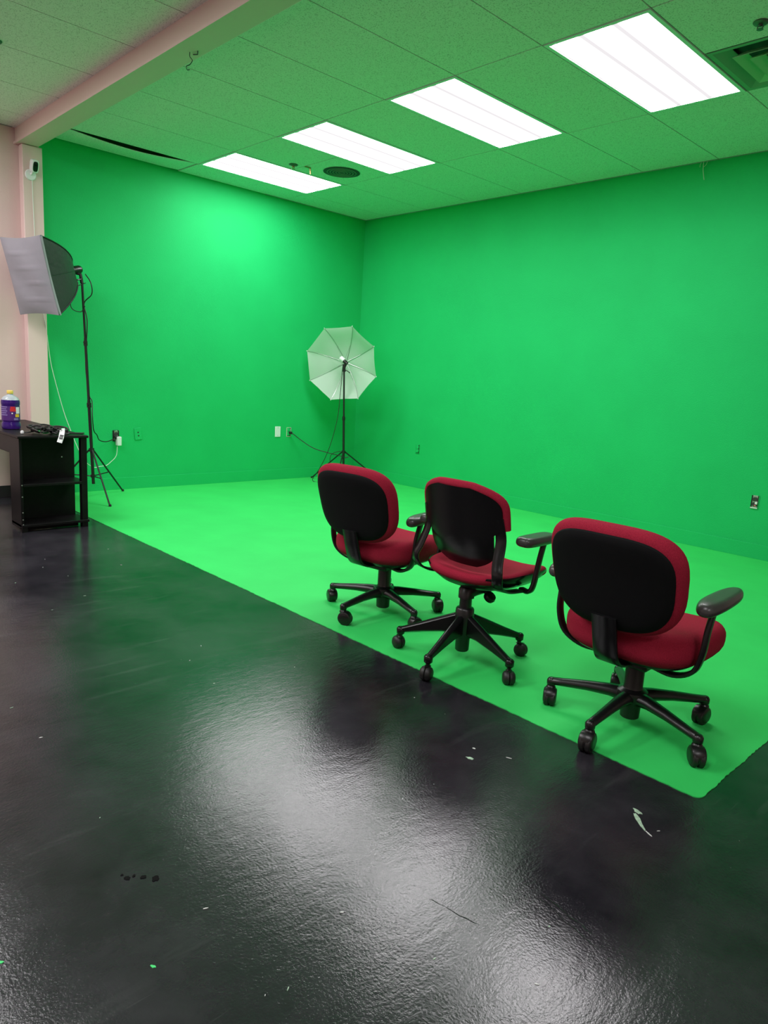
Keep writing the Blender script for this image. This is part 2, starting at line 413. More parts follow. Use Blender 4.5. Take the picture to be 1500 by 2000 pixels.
for i, lb in zip(PANELS, LB): light_panel(i, Y0, lb)
for i in (0, 2, 4, 8, 12): light_panel(i, Y0-3*2*T, 'unseen lit ceiling panel added over the black floor', 'lens_far', 'unseen ceiling panels added over the black floor')  # out-of-view panels, put in to light the pink wall and black floor
light_panel(4, Y0-4*2*T, 'unseen lit ceiling panel added over the black floor', 'lens_far', 'unseen ceiling panels added over the black floor')

def ceiling_items():
    # square air diffuser
    cx, cy = AX+7.5*T, Y0+1.5*T
    t = thing('air_vent', 'square stepped air vent painted green in the ceiling', 'vent', (cx, cy, H))
    def sqring(a, b, z0, z1):
        m = MB(); o = [(-a, -a), (a, -a), (a, a), (-a, a)]; i = [(-b, -b), (b, -b), (b, b), (-b, b)]
        R = [[Vector((x, y, z0)) for x, y in o], [Vector((x, y, z1)) for x, y in i], [Vector((x, y, z1+.003)) for x, y in i], [Vector((x, y, z0+.003)) for x, y in o]]
        n = 4; v = [p for r in R for p in r]; f = []
        for q in range(4):
            for k in range(n): a_, b_ = q*n+k, q*n+(k+1) % n; c_ = ((q+1) % 4)*n; f.append((a_, b_, c_+(k+1) % n, c_+k))
        return m.add(v, f)
    sqring(.30, .275, -.002, -.002).build('frame', 'vent_metal', t, smooth=False)
    sqring(.275, .21, -.002, .035).build('vane', 'vent_metal', t, smooth=False)
    sqring(.20, .15, -.012, .022).build('vane', 'vent_light', t, smooth=False)
    sqring(.135, .085, -.012, .022).build('vane', 'vent_light', t, smooth=False)
    MB().box((0, 0, -.008), (.14, .14, .004)).build('centre_plate', 'vent_light', t, smooth=False)
    MB().box((0, 0, .06), (.56, .56, .01)).build('throat', 'dark_grey', t, smooth=False)
    # round perforated grille
    t = thing('ceiling_grille', 'round dark dusty grille flush in the ceiling between two lit panels', 'grille', (1.293, -1.452, H))
    MB().lathe([(.16, -.001), (.165, -.004), (.158, -.006), (.05, -.007), (.001, -.007)], 40).build('disc', 'dark_grey', t)
    g = MB()
    for k in range(1, 6):
        r = .026*k; g.tube([(r*math.cos(a*PI/20), r*math.sin(a*PI/20), -.007) for a in range(41)], .0025, 5)
    g.build('ring_slots', 'vent_metal', t)
    # sprinklers
    def sprinkler(x, y, label, m1='sprinkler_metal', esc=True, s=1):
        t = thing('sprinkler', label, 'sprinkler', (x, y, H))
        if esc: MB().lathe([(.038*s, 0), (.04*s, -.004), (.034*s, -.010), (.014*s, -.014)], 24).build('escutcheon', 'sprinkler_metal', t)
        b = MB(); b.lathe([(.011*s, 0), (.011*s, -.02*s), (.007*s, -.024*s)], 14)
        b.tube([(.010*s, 0, -.02*s), (.016*s, 0, -.028*s), (.003*s, 0, -.036*s)], .003*s, 6); b.tube([(-.010*s, 0, -.02*s), (-.016*s, 0, -.028*s), (-.003*s, 0, -.036*s)], .003*s, 6)
        b.build('body', m1, t)
        MB().lathe([(.005*s, -.035*s), (.017*s, -.037*s), (.017*s, -.039*s), (.004*s, -.040*s)], 16).build('deflector', m1, t)
    sprinkler(4.985, -1.925, 'dark sprinkler head beside the square air vent', s=.9)
    sprinkler(1.11, -1.85, 'brass sprinkler head between two lit panels', 'brass')
    sprinkler(1.63, -4.36, 'dark sprinkler head in the ceiling past the beam', s=.9)
    t = thing('ceiling_bracket', 'small brass angle bracket hanging beside the round grille', 'bracket', (1.16, -1.73, H))
    MB().box((0, 0, -.005), (.02, .06, .006)).build('plate', 'brass', t, bevel=.001)
    MB().bar([(0, .026, -.004), (0, .029, -.03), (.004, .030, -.055)], .016, .004, (1, 0, 0)).build('tab', 'brass', t)
    # wire hook under the beam
    P = catmull([(2.70, -3.70, 2.862), (2.70, -3.70, 2.84), (2.70, -3.685, 2.825), (2.70, -3.70, 2.80), (2.70, -3.72, 2.785), (2.70, -3.715, 2.77), (2.70, -3.70, 2.775)])
    t = thing('wire_hook', 'bent wire hook hanging under the beam', 'hook', (2.70, -3.70, 2.86)); o = MB().tube([p-Vector((2.70, -3.70, 2.86)) for p in P], .0022, 6).build('wire', 'dark_grey', t)
    MB().tube([(0.05, .02, .0), (.03, .03, -.008), (.0, .02, -.004)], .003, 6).build('clip', 'dark_grey', t)
    # frayed string at the top of the long wall
    t = thing('frayed_string', 'pale frayed string hanging from the ceiling edge', 'string', (3.925, -.02, H-.004))
    MB().tube(catmull([(0, 0, 0), (.002, 0, -.035), (.006, 0, -.07), (.022, 0, -.135)], 5), .0028, 6).build('strand', 'string', t)
    MB().tube(catmull([(.03, 0, 0), (.022, 0, -.025), (.003, 0, -.04)], 5), .002, 6).build('strand', 'string', t)
    MB().tube(catmull([(-.016, 0, 0), (-.022, -.004, -.02), (-.024, 0, -.036)], 5), .002, 6).build('strand', 'string', t)
ceiling_items()

# ---------------------------------------------------------------- office chairs
def hooded_castor():
    """castor meshes: hood (with stem) and a wheel; standing at z = 0, swivel axis at x = 0"""
    h = MB()
    h.lathe([(.010, .095), (.011, .078), (.017, .072), (.019, .066)], 14)
    h.lathe([(.010, -.0245), (.025, -.0245), (.0305, -.021), (.0330, -.013), (.0335, 0), (.0330, .013), (.0305, .021), (.025, .0245), (.010, .0245)], 26, Matrix.Translation((.010, 0, .0375)) @ Matrix.Rotation(PI/2, 4, 'X'))
    w = MB(); w.lathe([(.006, -.0095), (.027, -.0095), (.031, -.006), (.031, .006), (.027, .0095), (.006, .0095)], 20)
    w.xf(Matrix.Translation((0, 0, 0)) @ Matrix.Rotation(PI/2, 4, 'X'))
    return h.mesh('castor', 'plastic'), w.mesh('wheel', 'rubber')
HOOD, WHEEL = hooded_castor()
def ball_castor():
    h = MB(); h.lathe([(.009, .085), (.009, .062), (.014, .058)], 12); h.box((.008, 0, .046), (.03, .012, .034))
    w = MB(); w.lathe([(.004, -.004), (.026, -.004), (.030, -.001), (.030, .006), (.0265, .015), (.018, .021), (.006, .0225)], 20)
    w.xf(Matrix.Rotation(-PI/2, 4, 'X'))
    return h.mesh('castor', 'plastic'), w.mesh('wheel', 'rubber')
BHOOD, BWHEEL = ball_castor()

def add_castor(t, x, y, ang, ball=False):
    c = link_copy('castor', BHOOD if ball else HOOD, t, (x, y, 0), (0, 0, ang))
    for s_ in (-1, 1):
        o = link_copy('wheel', BWHEEL if ball else WHEEL, c, (.012 if ball else .015, s_*(.004 if ball else .0110), .030 if ball else .031))
        if ball and s_ < 0: o.rotation_euler = (0, 0, PI)

def task_chair(label, xy, heading, legs0, castors, arms=True):
    t = thing('office_chair', label, 'chair', (xy[0], xy[1], 0), math.radians(heading-90), 'red office chairs')
    la = [math.radians(legs0+72*k-(heading-90)) for k in range(5)]
    # hub and gas column
    MB().lathe([(.030, .03), (.034, .034), (.036, .09), (.052, .098), (.058, .115), (.054, .135), (.036, .145), (.034, .15), (.034, .285), (.03, .287)], 28).build('column', 'plastic', t)
    for k, a in enumerate(la):
        d = Vector((math.cos(a), math.sin(a), 0)); sd = Vector((-math.sin(a), math.cos(a), 0))
        pth = [d*.035+Vector((0, 0, .113)), d*.08+Vector((0, 0, .115)), d*.16+Vector((0, 0, .109)), d*.25+Vector((0, 0, .098)), d*.294+Vector((0, 0, .093)), d*.306+Vector((0, 0, .089))]
        lg = MB().bar(pth, [.062, .052, .042, .036, .034, .020], [.05, .042, .034, .028, .026, .016], sd, rnd=.75)
        lg.lathe([(.013, .074), (.017, .08), (.0175, .096), (.012, .105), (.004, .107)], 14, Matrix.Translation(d*.294))
        lg.build('leg', 'plastic', t, ang=50)
        add_castor(t, d.x*.294, d.y*.294, castors[k])
    # under-seat pan and mechanism
    pan = MB().pad(.215, .205, 3.2, [(.09, -.035), (.05, -.022), (.012, -.004), (0, .006), (.0, .014)], M4=Matrix.Translation((0, .02, .304)))
    pan.build('seat_pan', 'plastic', t)
    MB().box((0, .01, .268), (.16, .22, .04)).build('mechanism', 'plastic', t, bevel=.012, smooth=True)
    # seat cushion
    def sw(p):
        x, y, z = p; q = Vector((x, y, z)); fr = max(0, y-.10)
        q.z += .25*x*x*(1 if z > 0 else .3)-1.7*fr*fr-.018*math.exp(-((x/.12)**2+((y+.02)/.14)**2))*(1 if z > 0 else 0)
        if z > 0: q.z += .010*max(0, -y-.1)/.1
        return q
    MB().pad(.248, .250, 3.0, rprof(.112, .052, 6), sw, M4=Matrix.Translation((0, .032, .360))).build('seat_cushion', 'red_fabric', t, ang=80)
    # backrest
    tilt = .27; B = Matrix.Translation((0, -.268, .604)) @ Matrix.Rotation(tilt, 4, 'X') @ Matrix.Rotation(PI/2, 4, 'X')
    # local: x right, y up the back, z towards the rear
    def bw(p):
        q = Vector(p); q.z += -.55*p.x*p.x+.30*p.y*p.y*(1 if p.y > 0 else .3); q.x *= (.985+.05*(p.y/.2)); return q
    MB().pad(.238, .192, 3.1, rprof(.072, .033, 6), bw, M4=B).build('backrest', 'red_fabric', t, ang=80)
    def pw(p):
        q = bw(p); q.z += .034; return q
    MB().pad(.217, .170, 3.1, [(.0, -.012), (0, .004), (.004, .008), (.03, .013)], pw, M4=B).build('back_panel', 'panel_black', t, ang=60)
    st = catmull([(0, -.292, .475), (0, -.278, .43), (0, -.262, .375), (0, -.238, .318), (0, -.195, .290), (0, -.12, .280), (0, -.02, .278)], 5)
    MB().bar(st, .088, .011, (1, 0, 0)).build('back_strap', 'plastic_gloss', t, ang=50)
    for s_ in ((-1, 1) if arms else ()):
        pth = catmull([(s_*.08, -.06, .272), (s_*.17, -.085, .275), (s_*.238, -.105, .315), (s_*.262, -.115, .385), (s_*.266, -.110, .46), (s_*.268, -.085, .535)], 5)
        a = MB().bar(pth, .034, .015, [Vector((.0, 1, 0))]*len(pth), rnd=.6).build('arm_bracket', 'plastic', t, ang=50)
        A = Matrix.Translation((s_*.268, -.035, .552)) @ Matrix.Rotation(.03, 4, 'X')
        def aw(p):
            q = Vector(p); k = (p.y+.14)/.28; q.x *= 1.08-.25*k; q.z += -.9*max(0, -p.y-.06)**2-.5*max(0, p.y-.06)**2; return q
        MB().pad(.042, .152, 2.6, rprof(.042, .020, 5), aw, seg=36, M4=A).build('arm_pad', 'pad_plastic', a, ang=80)
    return t

task_chair('oval-backed red office chair standing away from the corner of the green floor', (4.038, -3.297), 97.5, -157, [2.6, .4, 1.2, -.6, 1.9])
task_chair('oval-backed red office chair standing at the corner of the green floor', (5.467, -3.398), 91.0, -161, [-1.1, -1.4, -.9, -1.7, 1.9])

def shell_chair(label, xy, heading, legs0):
    t = thing('office_chair', label, 'chair', (xy[0], xy[1], 0), math.radians(heading-90), 'red office chairs')
    FW = .10       # the seat sits forward of the column
    MB().lathe([(.026, .045), (.030, .05), (.031, .10), (.040, .12), (.042, .2), (.040, .235), (.036, .24), (.027, .242), (.026, .31), (.02, .312)], 26).build('column', 'plastic', t)
    for k in range(5):
        a = math.radians(legs0+72*k-(heading-90)); d = Vector((math.cos(a), math.sin(a), 0)); sd = Vector((-math.sin(a), math.cos(a), 0)); Z = Vector((0, 0, 1))
        pth = [d*.03+Z*.165, d*.10+Z*.150, d*.19+Z*.122, d*.265+Z*.098, d*.29+Z*.092]
        lg = MB().bar(pth, [.034, .034, .03, .027, .026], [.095, .066, .042, .027, .022], sd, rnd=.5)
        lg.lathe([(.012, .07), (.018, .076), (.019, .098), (.013, .105), (.004, .107)], 14, Matrix.Translation(d*.282))
        lg.build('leg', 'plastic_gloss', t, ang=45)
        add_castor(t, d.x*.282, d.y*.282, [2.9, -1.2, -.8, .2, 1.9][k], True)
    # tilt mechanism: collar rising forward to the seat
    MB().bar([(0, 0, .285), (0, .0, .308), (0, .035, .325), (0, .12, .336), (0, .21, .345)], [.062, .066, .09, .15, .17], [.062, .07, .062, .045, .03], (1, 0, 0), rnd=.5).build('mechanism', 'plastic', t, ang=50)
    kb = MB(); kb.tube([(.03, .06, .325), (.06, .075, .298)], .007, 8); kb.lathe([(.008, -.014), (.024, -.012), (.028, 0), (.024, .012), (.008, .014)], 18, Matrix.Translation((.066, .08, .290)) @ Matrix.Rotation(.7, 4, 'Y')); kb.build('knob', 'plastic', t)
    # seat pan with upturned rear rim
    def sp(p):
        q = Vector(p); fr = max(0, p.y-.12); q.z += .55*p.x*p.x-1.6*fr*fr+.9*max(0, -p.y-.12)**2; return q
    S = Matrix.Translation((0, FW+.03, .378))
    MB().pad(.232, .225, 3.2, [(.10, -.046), (.05, -.036), (.014, -.012), (0, .012), (.002, .020), (.008, .014)], sp, M4=S).build('seat_pan', 'plastic_gloss', t, ang=60)
    MB().pad(.224, .234, 3.2, rprof(.046, .022, 5), sp, M4=Matrix.Translation((0, FW+.036, .388))).build('seat_cushion', 'red_fabric', t, ang=80)
    # back shell: wide shoulders, tongue below; side bars run down to the seat
    tilt = .20; B = Matrix.Translation((0, FW-.21, .634)) @ Matrix.Rotation(tilt, 4, 'X')
    def bshape(x, z):      # rear surface: concave from the front, wrapping forward at the sides; curling forward at the bottom
        return Vector((x, 1.25*x*x-.35*max(0, z-.02)**2+1.4*max(0, -z-.05)**2, z))
    def hw(z):              # half width of the tongue / shoulders
        if z > -.02:
            u = min(1, max(0, (z+.02)/.175)); return .203-.0*u-.12*max(0, (u-.35)/.65)**3.2
        u = (-.02-z)/.18; k = min(1, u/.12); top = .203*(1-k)+.169*k
        return top-.010*u-.085*max(0, (u-.55)/.45)**2.6
    def sheet(zs, hwf, th, off, nx=20):
        m = MB(); R = []
        for z in zs:
            h = hwf(z); fr = [B @ (bshape(h*(2*k/nx-1), z)+Vector((0, off, 0))) for k in range(nx+1)]
            bk = [B @ (bshape(h*(2*k/nx-1), z)+Vector((0, off-th, 0))) for k in range(nx, -1, -1)]
            R.append(fr+bk)
        return m.rings(R)
    zs = [-.20+.355*k/36 for k in range(37)]
    sheet(zs, hw, .008, 0).build('back_shell', 'plastic_gloss', t, ang=55)
    # red pad on the front that rolls over the top edge
    def chw(z): return hw(z)+.004 if z > -.02 else hw(z)-.012
    zc = [-.185+.35*k/36 for k in range(37)]
    m = MB(); R = []; nx = 20
    for z in zc:
        h = chw(z); e = max(0, min(1, (.165-z)/.02)); th = .030*e**.5+.006
        fr = []
        for k in range(nx+1):
            u = 2*k/nx-1; ed = (1-abs(u)**8); fr.append(B @ (bshape(h*u, z)+Vector((0, .002+th*(.35+.65*ed), 0))))
        bk = [B @ (bshape(h*(2*k/nx-1), z)+Vector((0, .0015, 0))) for k in range(nx, -1, -1)]
        R.append(fr+bk)
    m.rings(R).build('back_cushion', 'red_fabric', t, ang=80)
    rim = []
    zl = [-.02+.175*k/14 for k in range(15)]
    for z in zl: rim.append(B @ (bshape(-hw(z)-.002, z)+Vector((0, .014, 0))))
    for k in range(1, 12):
        x = -hw(.155)+2*hw(.155)*k/12; rim.append(B @ (bshape(x, .156)+Vector((0, .014, .004*math.sin(PI*k/12)))))
    for z in reversed(zl): rim.append(B @ (bshape(hw(z)+.002, z)+Vector((0, .014, 0))))
    MB().tube(rim, .019, 10).build('rolled_edge', 'red_fabric', t, ang=80)
    for s_ in (-1, 1):
        p0 = B @ bshape(s_*.186, .03); p1 = B @ bshape(s_*.195, -.06)
        pth = catmull([p0+Vector((0, -.004, 0)), p1+Vector((0, -.006, 0)), (s_*.208, FW-.185, .495), (s_*.222, FW-.20, .445), (s_*.216, FW-.18, .397), (s_*.205, FW-.11, .365), (s_*.205, FW-.0, .352)], 5)
        MB().bar(pth, .046, .009, [Vector((1, .25*s_, 0))]*len(pth), rnd=.6).build('back_bar', 'plastic_gloss', t, ang=50)
        # armrest
        pth = catmull([(s_*.19, FW+.03, .350), (s_*.245, FW-.0, .358), (s_*.262, FW+.005, .39), (s_*.264, FW+.03, .50), (s_*.266, FW+.05, .572)], 5)
        a = MB().bar(pth, .028, .018, [Vector((0, 1, 0))]*len(pth), rnd=.6).build('arm_bracket', 'plastic', t, ang=50)
        MB().pad(.043, .110, 4, rprof(.040, .018, 5), seg=40, M4=Matrix.Translation((s_*.262, FW-.005, .584))).build('arm_pad', 'pad_plastic', a, ang=60)
    return t
shell_chair('red office chair with a black shell back on side bars, between the oval-backed chairs', (4.70, -3.445), 91, -151)

# ---------------------------------------------------------------- desk
def desk():
    x0, x1, y0, y1, zt = .06, 1.42, -4.262, -3.79, .668
    t = thing('desk', 'black desk with an open shelf end, against the pink wall', 'desk', ((x0+x1)/2, (y0+y1)/2, 0)); O = Vector(t.location)
    def bx(name, a, b, parent=None, bevel=.002, m='wood_black'):
        c = Vector([(p+q)/2 for p, q in zip(a, b)])-O; d = [abs(q-p) for p, q in zip(a, b)]
        return MB().box(c, d).build(name, m, parent or t, bevel=bevel)
    bx('tabletop', (x0, y0, zt-.018), (x1+.015, y1, zt), bevel=.004)
    bx('apron', (x0+.02, y0+.02, zt-.14), (1.2, y0+.036, zt-.018))
    bx('side_panel', (1.20, y0+.012, .02), (x1-.005, y0+.030, zt-.018))
    bx('back_panel', (1.19, y0+.03, .05), (1.206, y1-.02, zt-.018))
    bx('shelf', (1.206, y0+.03, .318), (x1, y1-.012, .336)); bx('shelf', (1.2, y0+.012, .035), (x1+.005, y1-.0, .053))
    bx('kick_board', (1.35, y0+.03, .002), (1.368, y1-.06, .035))
    bx('leg', (x1-.045, y1-.05, 0), (x1, y1-.008, zt-.018)); bx('leg', (x1-.04, y0+.012, 0), (x1, y0+.05, .035))
    bx('leg', (x0+.01, y0+.02, 0), (x0+.05, y0+.06, zt-.018)); bx('leg', (x0+.01, y1-.06, 0), (x0+.05, y1-.02, zt-.018))
    sc = MB().lathe([(.0045, 0), (.0045, .002), (.002, .003)], 10).mesh('screw', 'screw')
    for (x, y, z) in [(1.206, -3.90, .49), (x1+.001, y0+.021, .33), (x1+.001, y0+.021, .25), (x1+.001, y0+.021, .14), (x1+.001, y0+.021, .09), (x1+.001, y0+.021, .055)]:
        link_copy('screw', sc, t, Vector((x, y, z))-O, (0, PI/2, 0))
    MB().lathe([(.032, 0), (.032, .002), (.022, .002), (.022, .0005), (.002, .0005)], 20).build('grommet', 'black_base', t, loc=Vector((.25, -4.02, zt))-O)
desk()
ZT = .668

def bottle():
    t = thing('bottle', 'purple cleaner bottle with a yellow cap standing on the desk', 'bottle', (.90, -4.145, ZT), .4); t.scale = (1, 1, .9)
    MB().lathe([(.050, 0), (.060, .004), (.063, .015), (.062, .045), (.057, .056), (.057, .062), (.060, .068), (.060, .19), (.063, .20), (.063, .222), (.060, .235)], 36).build('body', 'purple_liquid', t)
    MB().lathe([(.060, .235), (.052, .252), (.036, .266), (.022, .274), (.019, .28), (.019, .288)], 36).build('neck', 'clear_plastic', t)
    MB().lathe([(.021, .284), (.0215, .286), (.021, .308), (.019, .311), (.003, .312)], 24).build('cap', 'cap_yellow', t)
    lab = None
    def patch(name, a0, a1, z0, z1, m, r=.0612, parent=None):
        n = 14; R = [[Vector((q*math.cos(a0+(a1-a0)*k/n), q*math.sin(a0+(a1-a0)*k/n), z)) for (q, z) in ((r, z0), (r, z1), (r-.0008, z1), (r-.0008, z0))] for k in range(n+1)]
        return MB().rings(R).build(name, m, parent or t)
    # angles measured from the side that faces the room
    lab = patch('label', -2.2, 1.6, .072, .186, 'label_purple')
    c = -.40-.4     # direction of the camera in the bottle's frame
    patch('red_badge', c+.05, c+.75, .145, .166, 'label_red', .0617, lab); patch('red_badge', c+.10, c+.62, .166, .184, 'label_red', .0617, lab)
    patch('white_panel', c+.72, c+1.25, .128, .180, 'white_plastic', .0619, lab); patch('yellow_panel', c+.62, c+1.15, .100, .124, 'label_yellow', .0619, lab)
    patch('white_panel', c+.45, c+1.0, .076, .092, 'label_lilac', .0617, lab)
    for k in range(5): patch('text_line', c-1.25, c-.25-.1*(k % 2), .176-.016*k, .184-.016*k, 'label_lilac', .0616, lab)
    patch('white_mark', c+.2, c+.35, .125, .135, 'white_plastic', .0617, lab)
bottle()

def cable_bundle():
    t = thing('cable_bundle', 'tangled bundle of black cables with a white tag on the desk', 'cables', (1.30, -4.03, ZT)); rr = random.Random(5)
    for k in range(11):
        rx, ry = rr.uniform(.055, .10), rr.uniform(.035, .06); cx, cy = rr.uniform(-.03, .03), rr.uniform(-.09, .08); ph = rr.uniform(0, 6)
        P = [(cx+rx*math.cos(a)+.012*math.sin(3*a+ph), cy+ry*math.sin(a)+.01*math.cos(2*a+ph), .012+.0042*k+.008*math.sin(2*a+ph)) for a in [2*PI*q/28 for q in range(27)]]
        MB().tube(P, .0055 if k % 3 else .007, 8).build('cable', 'black_cord' if k != 2 else 'green_cord', t)
    MB().tube(catmull([(-.02, -.08, .02), (.0, -.12, .012), (-.01, -.145, .010)], 6), .004, 8).build('cable', 'black_cord', t)
    MB().lathe([(.004, -.012), (.010, -.008), (.012, 0), (.010, .009), (.003, .013)], 14, Matrix.Translation((-.012, -.158, .012))).build('white_tip', 'white_plastic', t)
    MB().tube(catmull([(.02, .08, .02), (.05, .13, .012), (.07, .20, .010), (.06, .235, .009)], 6), .006, 8).build('cable', 'black_cord', t)
    MB().box((.03, .02, .035), (.05, .07, .022), Matrix.Rotation(.5, 3, 'Z')).build('connector', 'black_base', t, bevel=.005)
    MB().box((-.01, -.04, .042), (.03, .06, .018), Matrix.Rotation(-.4, 3, 'Z')).build('connector', 'dark_grey', t, bevel=.004)
    # paper tag folded over the edge of the desk
    tg = MB().bar([(.085, .075, .045), (.115, .065, .030), (.150, .045, -.01), (.155, .03, -.045)], .034, .0012, (.25, .9, .25)).build('tag', 'white_plastic', t, ang=60)
    for k, (a, b) in enumerate([(.35, .46), (.5, .56), (.6, .74)]):
        p, q = Vector((.128, .064, .030)), Vector((.166, .031, -.036))
        MB().bar([p.lerp(q, a), p.lerp(q, b)], .024, .0012, (.25, .9, .25)).build('print', 'black_base', tg)
cable_bundle()

# ---------------------------------------------------------------- light stands
def light_stand(label, base, top, feet, tubes, m='metal_black', collar=.30):
    t = thing('light_stand', label, 'light stand', (base[0], base[1], 0)); O = Vector((base[0], base[1], 0)); b, tp = Vector(base), Vector(top)
    ax = (tp-b)
    for k, (z0, z1, r) in enumerate(tubes):
        a, c = b+ax*z0, b+ax*z1; MB().tube([a-O, c-O], r, 12).build('pole', m, t)
        if k: 
            kn = MB(); q = b+ax*z0-O; kn.tube([q-ax.normalized()*.025, q+ax.normalized()*.015], r+.007, 12); kn.tube([q, q+Vector((.018, -.02, 0))], .007, 8); kn.build('clamp', m, t)
    up = b+ax*(collar/ax.length)-O
    MB().tube([up-Vector((0, 0, .015)), up+Vector((0, 0, .015))], .022, 14).build('collar', m, t)
    lowz = .10; low = Vector((0, 0, lowz))+ax*(lowz/ax.length)
    MB().tube([low-Vector((0, 0, .012)), low+Vector((0, 0, .012))], .019, 14).build('collar', m, t)
    for f in feet:
        F = Vector((f[0], f[1], .006))-O; d = (F-up); d.z = 0; d.normalize(); s0 = up+d*.02
        l = MB().tube([s0, F], .0075, 8).build('leg', m, t)
        mid = s0.lerp(F, .52); MB().tube([low+d*.018, mid], .0055, 8).build('brace', m, l)
        MB().lathe([(.006, .0), (.011, .002), (.011, .024), (.008, .028)], 10, Matrix.Translation((F.x, F.y, -.006))).build('foot', 'rubber', l)
    return t
SB, STOP = (.345, -3.335, .13), Vector((.325, -3.395, 1.86))
light_stand('black light stand carrying the softbox, beside the desk', SB, STOP, [(.113, -2.97), (.778, -3.37), (.14, -3.66)], [(0, .42, .0135), (.40, .72, .0115), (.70, 1.0, .0095)])
UB, UTOP = (.55, -.62, .10), Vector((.512, -.653, 1.30))
ust = light_stand('black light stand carrying the white umbrella in the corner', UB, UTOP, [(.065, -.69), (.80, -.95), (.74, -.16)], [(0, .55, .013), (.53, 1.0, .010)], collar=.26)

def softbox():
    nh = Vector((.324, -.946, 0)).normalized(); ph = math.radians(15); n = (nh*math.cos(ph)-Vector((0, 0, 1))*math.sin(ph))
    rt = Vector((0, 0, 1)).cross(nh).normalized(); up = n.cross(rt)
    if up.z < 0: up = -up
    c0 = STOP+Vector((-.022, -.05, .062))
    t = thing('softbox', 'grey and black softbox tilted down on its stand', 'softbox', c0)
    Mx = Matrix.Identity(4)
    for i, a in enumerate((rt, up, n)):
        for k in range(3): Mx[k][i] = a[k]
    D, W, Hh = .44, .232, .292
    def P(u, v, s):     # s: 0 at the ring, 1 at the front
        k = s**.55; return Mx @ Vector((u*(.05+(W-.05)*k), v*(.05+(Hh-.05)*k), .05+(D-.05)*s))
    def loop(s, n=10, inset=1):
        pts = []
        for (u0, v0, u1, v1) in ((-1, -1, 1, -1), (1, -1, 1, 1), (1, 1, -1, 1), (-1, 1, -1, -1)):
            for k in range(n):
                q = k/n; u, v = u0+(u1-u0)*q, v0+(v1-v0)*q; sag = 1-.07*math.sin(PI*q)*(.3+.7*s)
                uu, vv = (u, v*sag) if u0 != u1 else (u*sag, v)
                pts.append(P(uu*inset, vv*inset, s))
        return pts
    S = [0, .04, .1, .18, .28, .4, .52, .64, .76, .88, .97]
    MB().rings([loop(s) for s in S], cap0=True, cap1=False).build('shell', 'softbox_black', t, ang=30)
    for su in (-1, 1):
        for sv in (-1, 1): MB().tube([P(su*1.01, sv*1.01, s) for s in S], .005, 6).build('rib', 'metal_black', t)
    # seams on the middle of the sides
    for u, v in ((1, 0), (-1, 0), (0, 1), (0, -1)):
        MB().tube([P(u*(1-.07*(.3+.7*s)), v*(1-.07*(.3+.7*s)), s) for s in S[1:]], .003, 5).build('seam', 'softbox_black', t)
    # front cloth with slack and horizontal creases
    m = MB(); nx, ny = 24, 36; V = []
    for j in range(ny+1):
        for i in range(nx+1):
            u, v = 2*i/nx-1, 2*j/ny-1; e = (1-u**4)*(1-v**4)
            z = .022*e
            for cv in (-.62, -.18, .22, .62): z += .006*math.exp(-((v-cv-.03*u)/.02)**2)*(1-u**4)
            z += .008*math.sin(3*u+5*v)*e*.6
            p = Mx @ Vector((u*W*(1-.03*math.cos(v*PI/2)), v*Hh*(1-.04*math.cos(u*PI/2)), D*.985+z)); V.append(p)
    F = [(j*(nx+1)+i, j*(nx+1)+i+1, (j+1)*(nx+1)+i+1, (j+1)*(nx+1)+i) for j in range(ny) for i in range(nx)]
    m.add(V, F); m.build('diffuser', 'softbox_cloth', t, ang=70)
    # grey edge band where the cloth wraps round the frame
    def front(k, d, inset=1):
        return [Mx @ Vector((x*W*inset, y*Hh*inset, d)) for x, y in k]
    sq = []
    for (u0, v0, u1, v1) in ((-1, -1, 1, -1), (1, -1, 1, 1), (1, 1, -1, 1), (-1, 1, -1, -1)):
        for k in range(8):
            q = k/8; u, v = u0+(u1-u0)*q, v0+(v1-v0)*q; sag = 1-.05*math.sin(PI*q); sq.append((u, v*sag) if u0 != u1 else (u*sag, v))
    MB().rings([front(sq, D*.93, 1.0), front(sq, D*.95, 1.01), front(sq, D*.975, 1.01), front(sq, D*.985, .985)], cap0=False, cap1=False).build('edge_band', 'softbox_cloth', t, ang=60)
    # lamp head behind the ring with its tilt bracket
    h = MB(); h.lathe([(.055, .04), (.058, .05), (.058, .062), (.04, .064)], 20, Mx.to_4x4()); h.build('speed_ring', 'metal_black', t)
    MB().lathe([(.03, .05), (.034, .02), (.034, -.045), (.028, -.06), (.01, -.062)], 18, Mx.to_4x4()).build('lamp_head', 'plastic', t)
    MB().tube([Vector((.022, .05, -.10)), Vector((.02, .04, -.03)), Mx @ Vector((0, -.02, .0))], .014, 10).build('tilt_bracket', 'metal_black', t)
    MB().tube([Vector((.022, .05, -.065)), Vector((.055, .0, -.08))], .006, 8).build('tilt_handle', 'metal_black', t)
softbox()
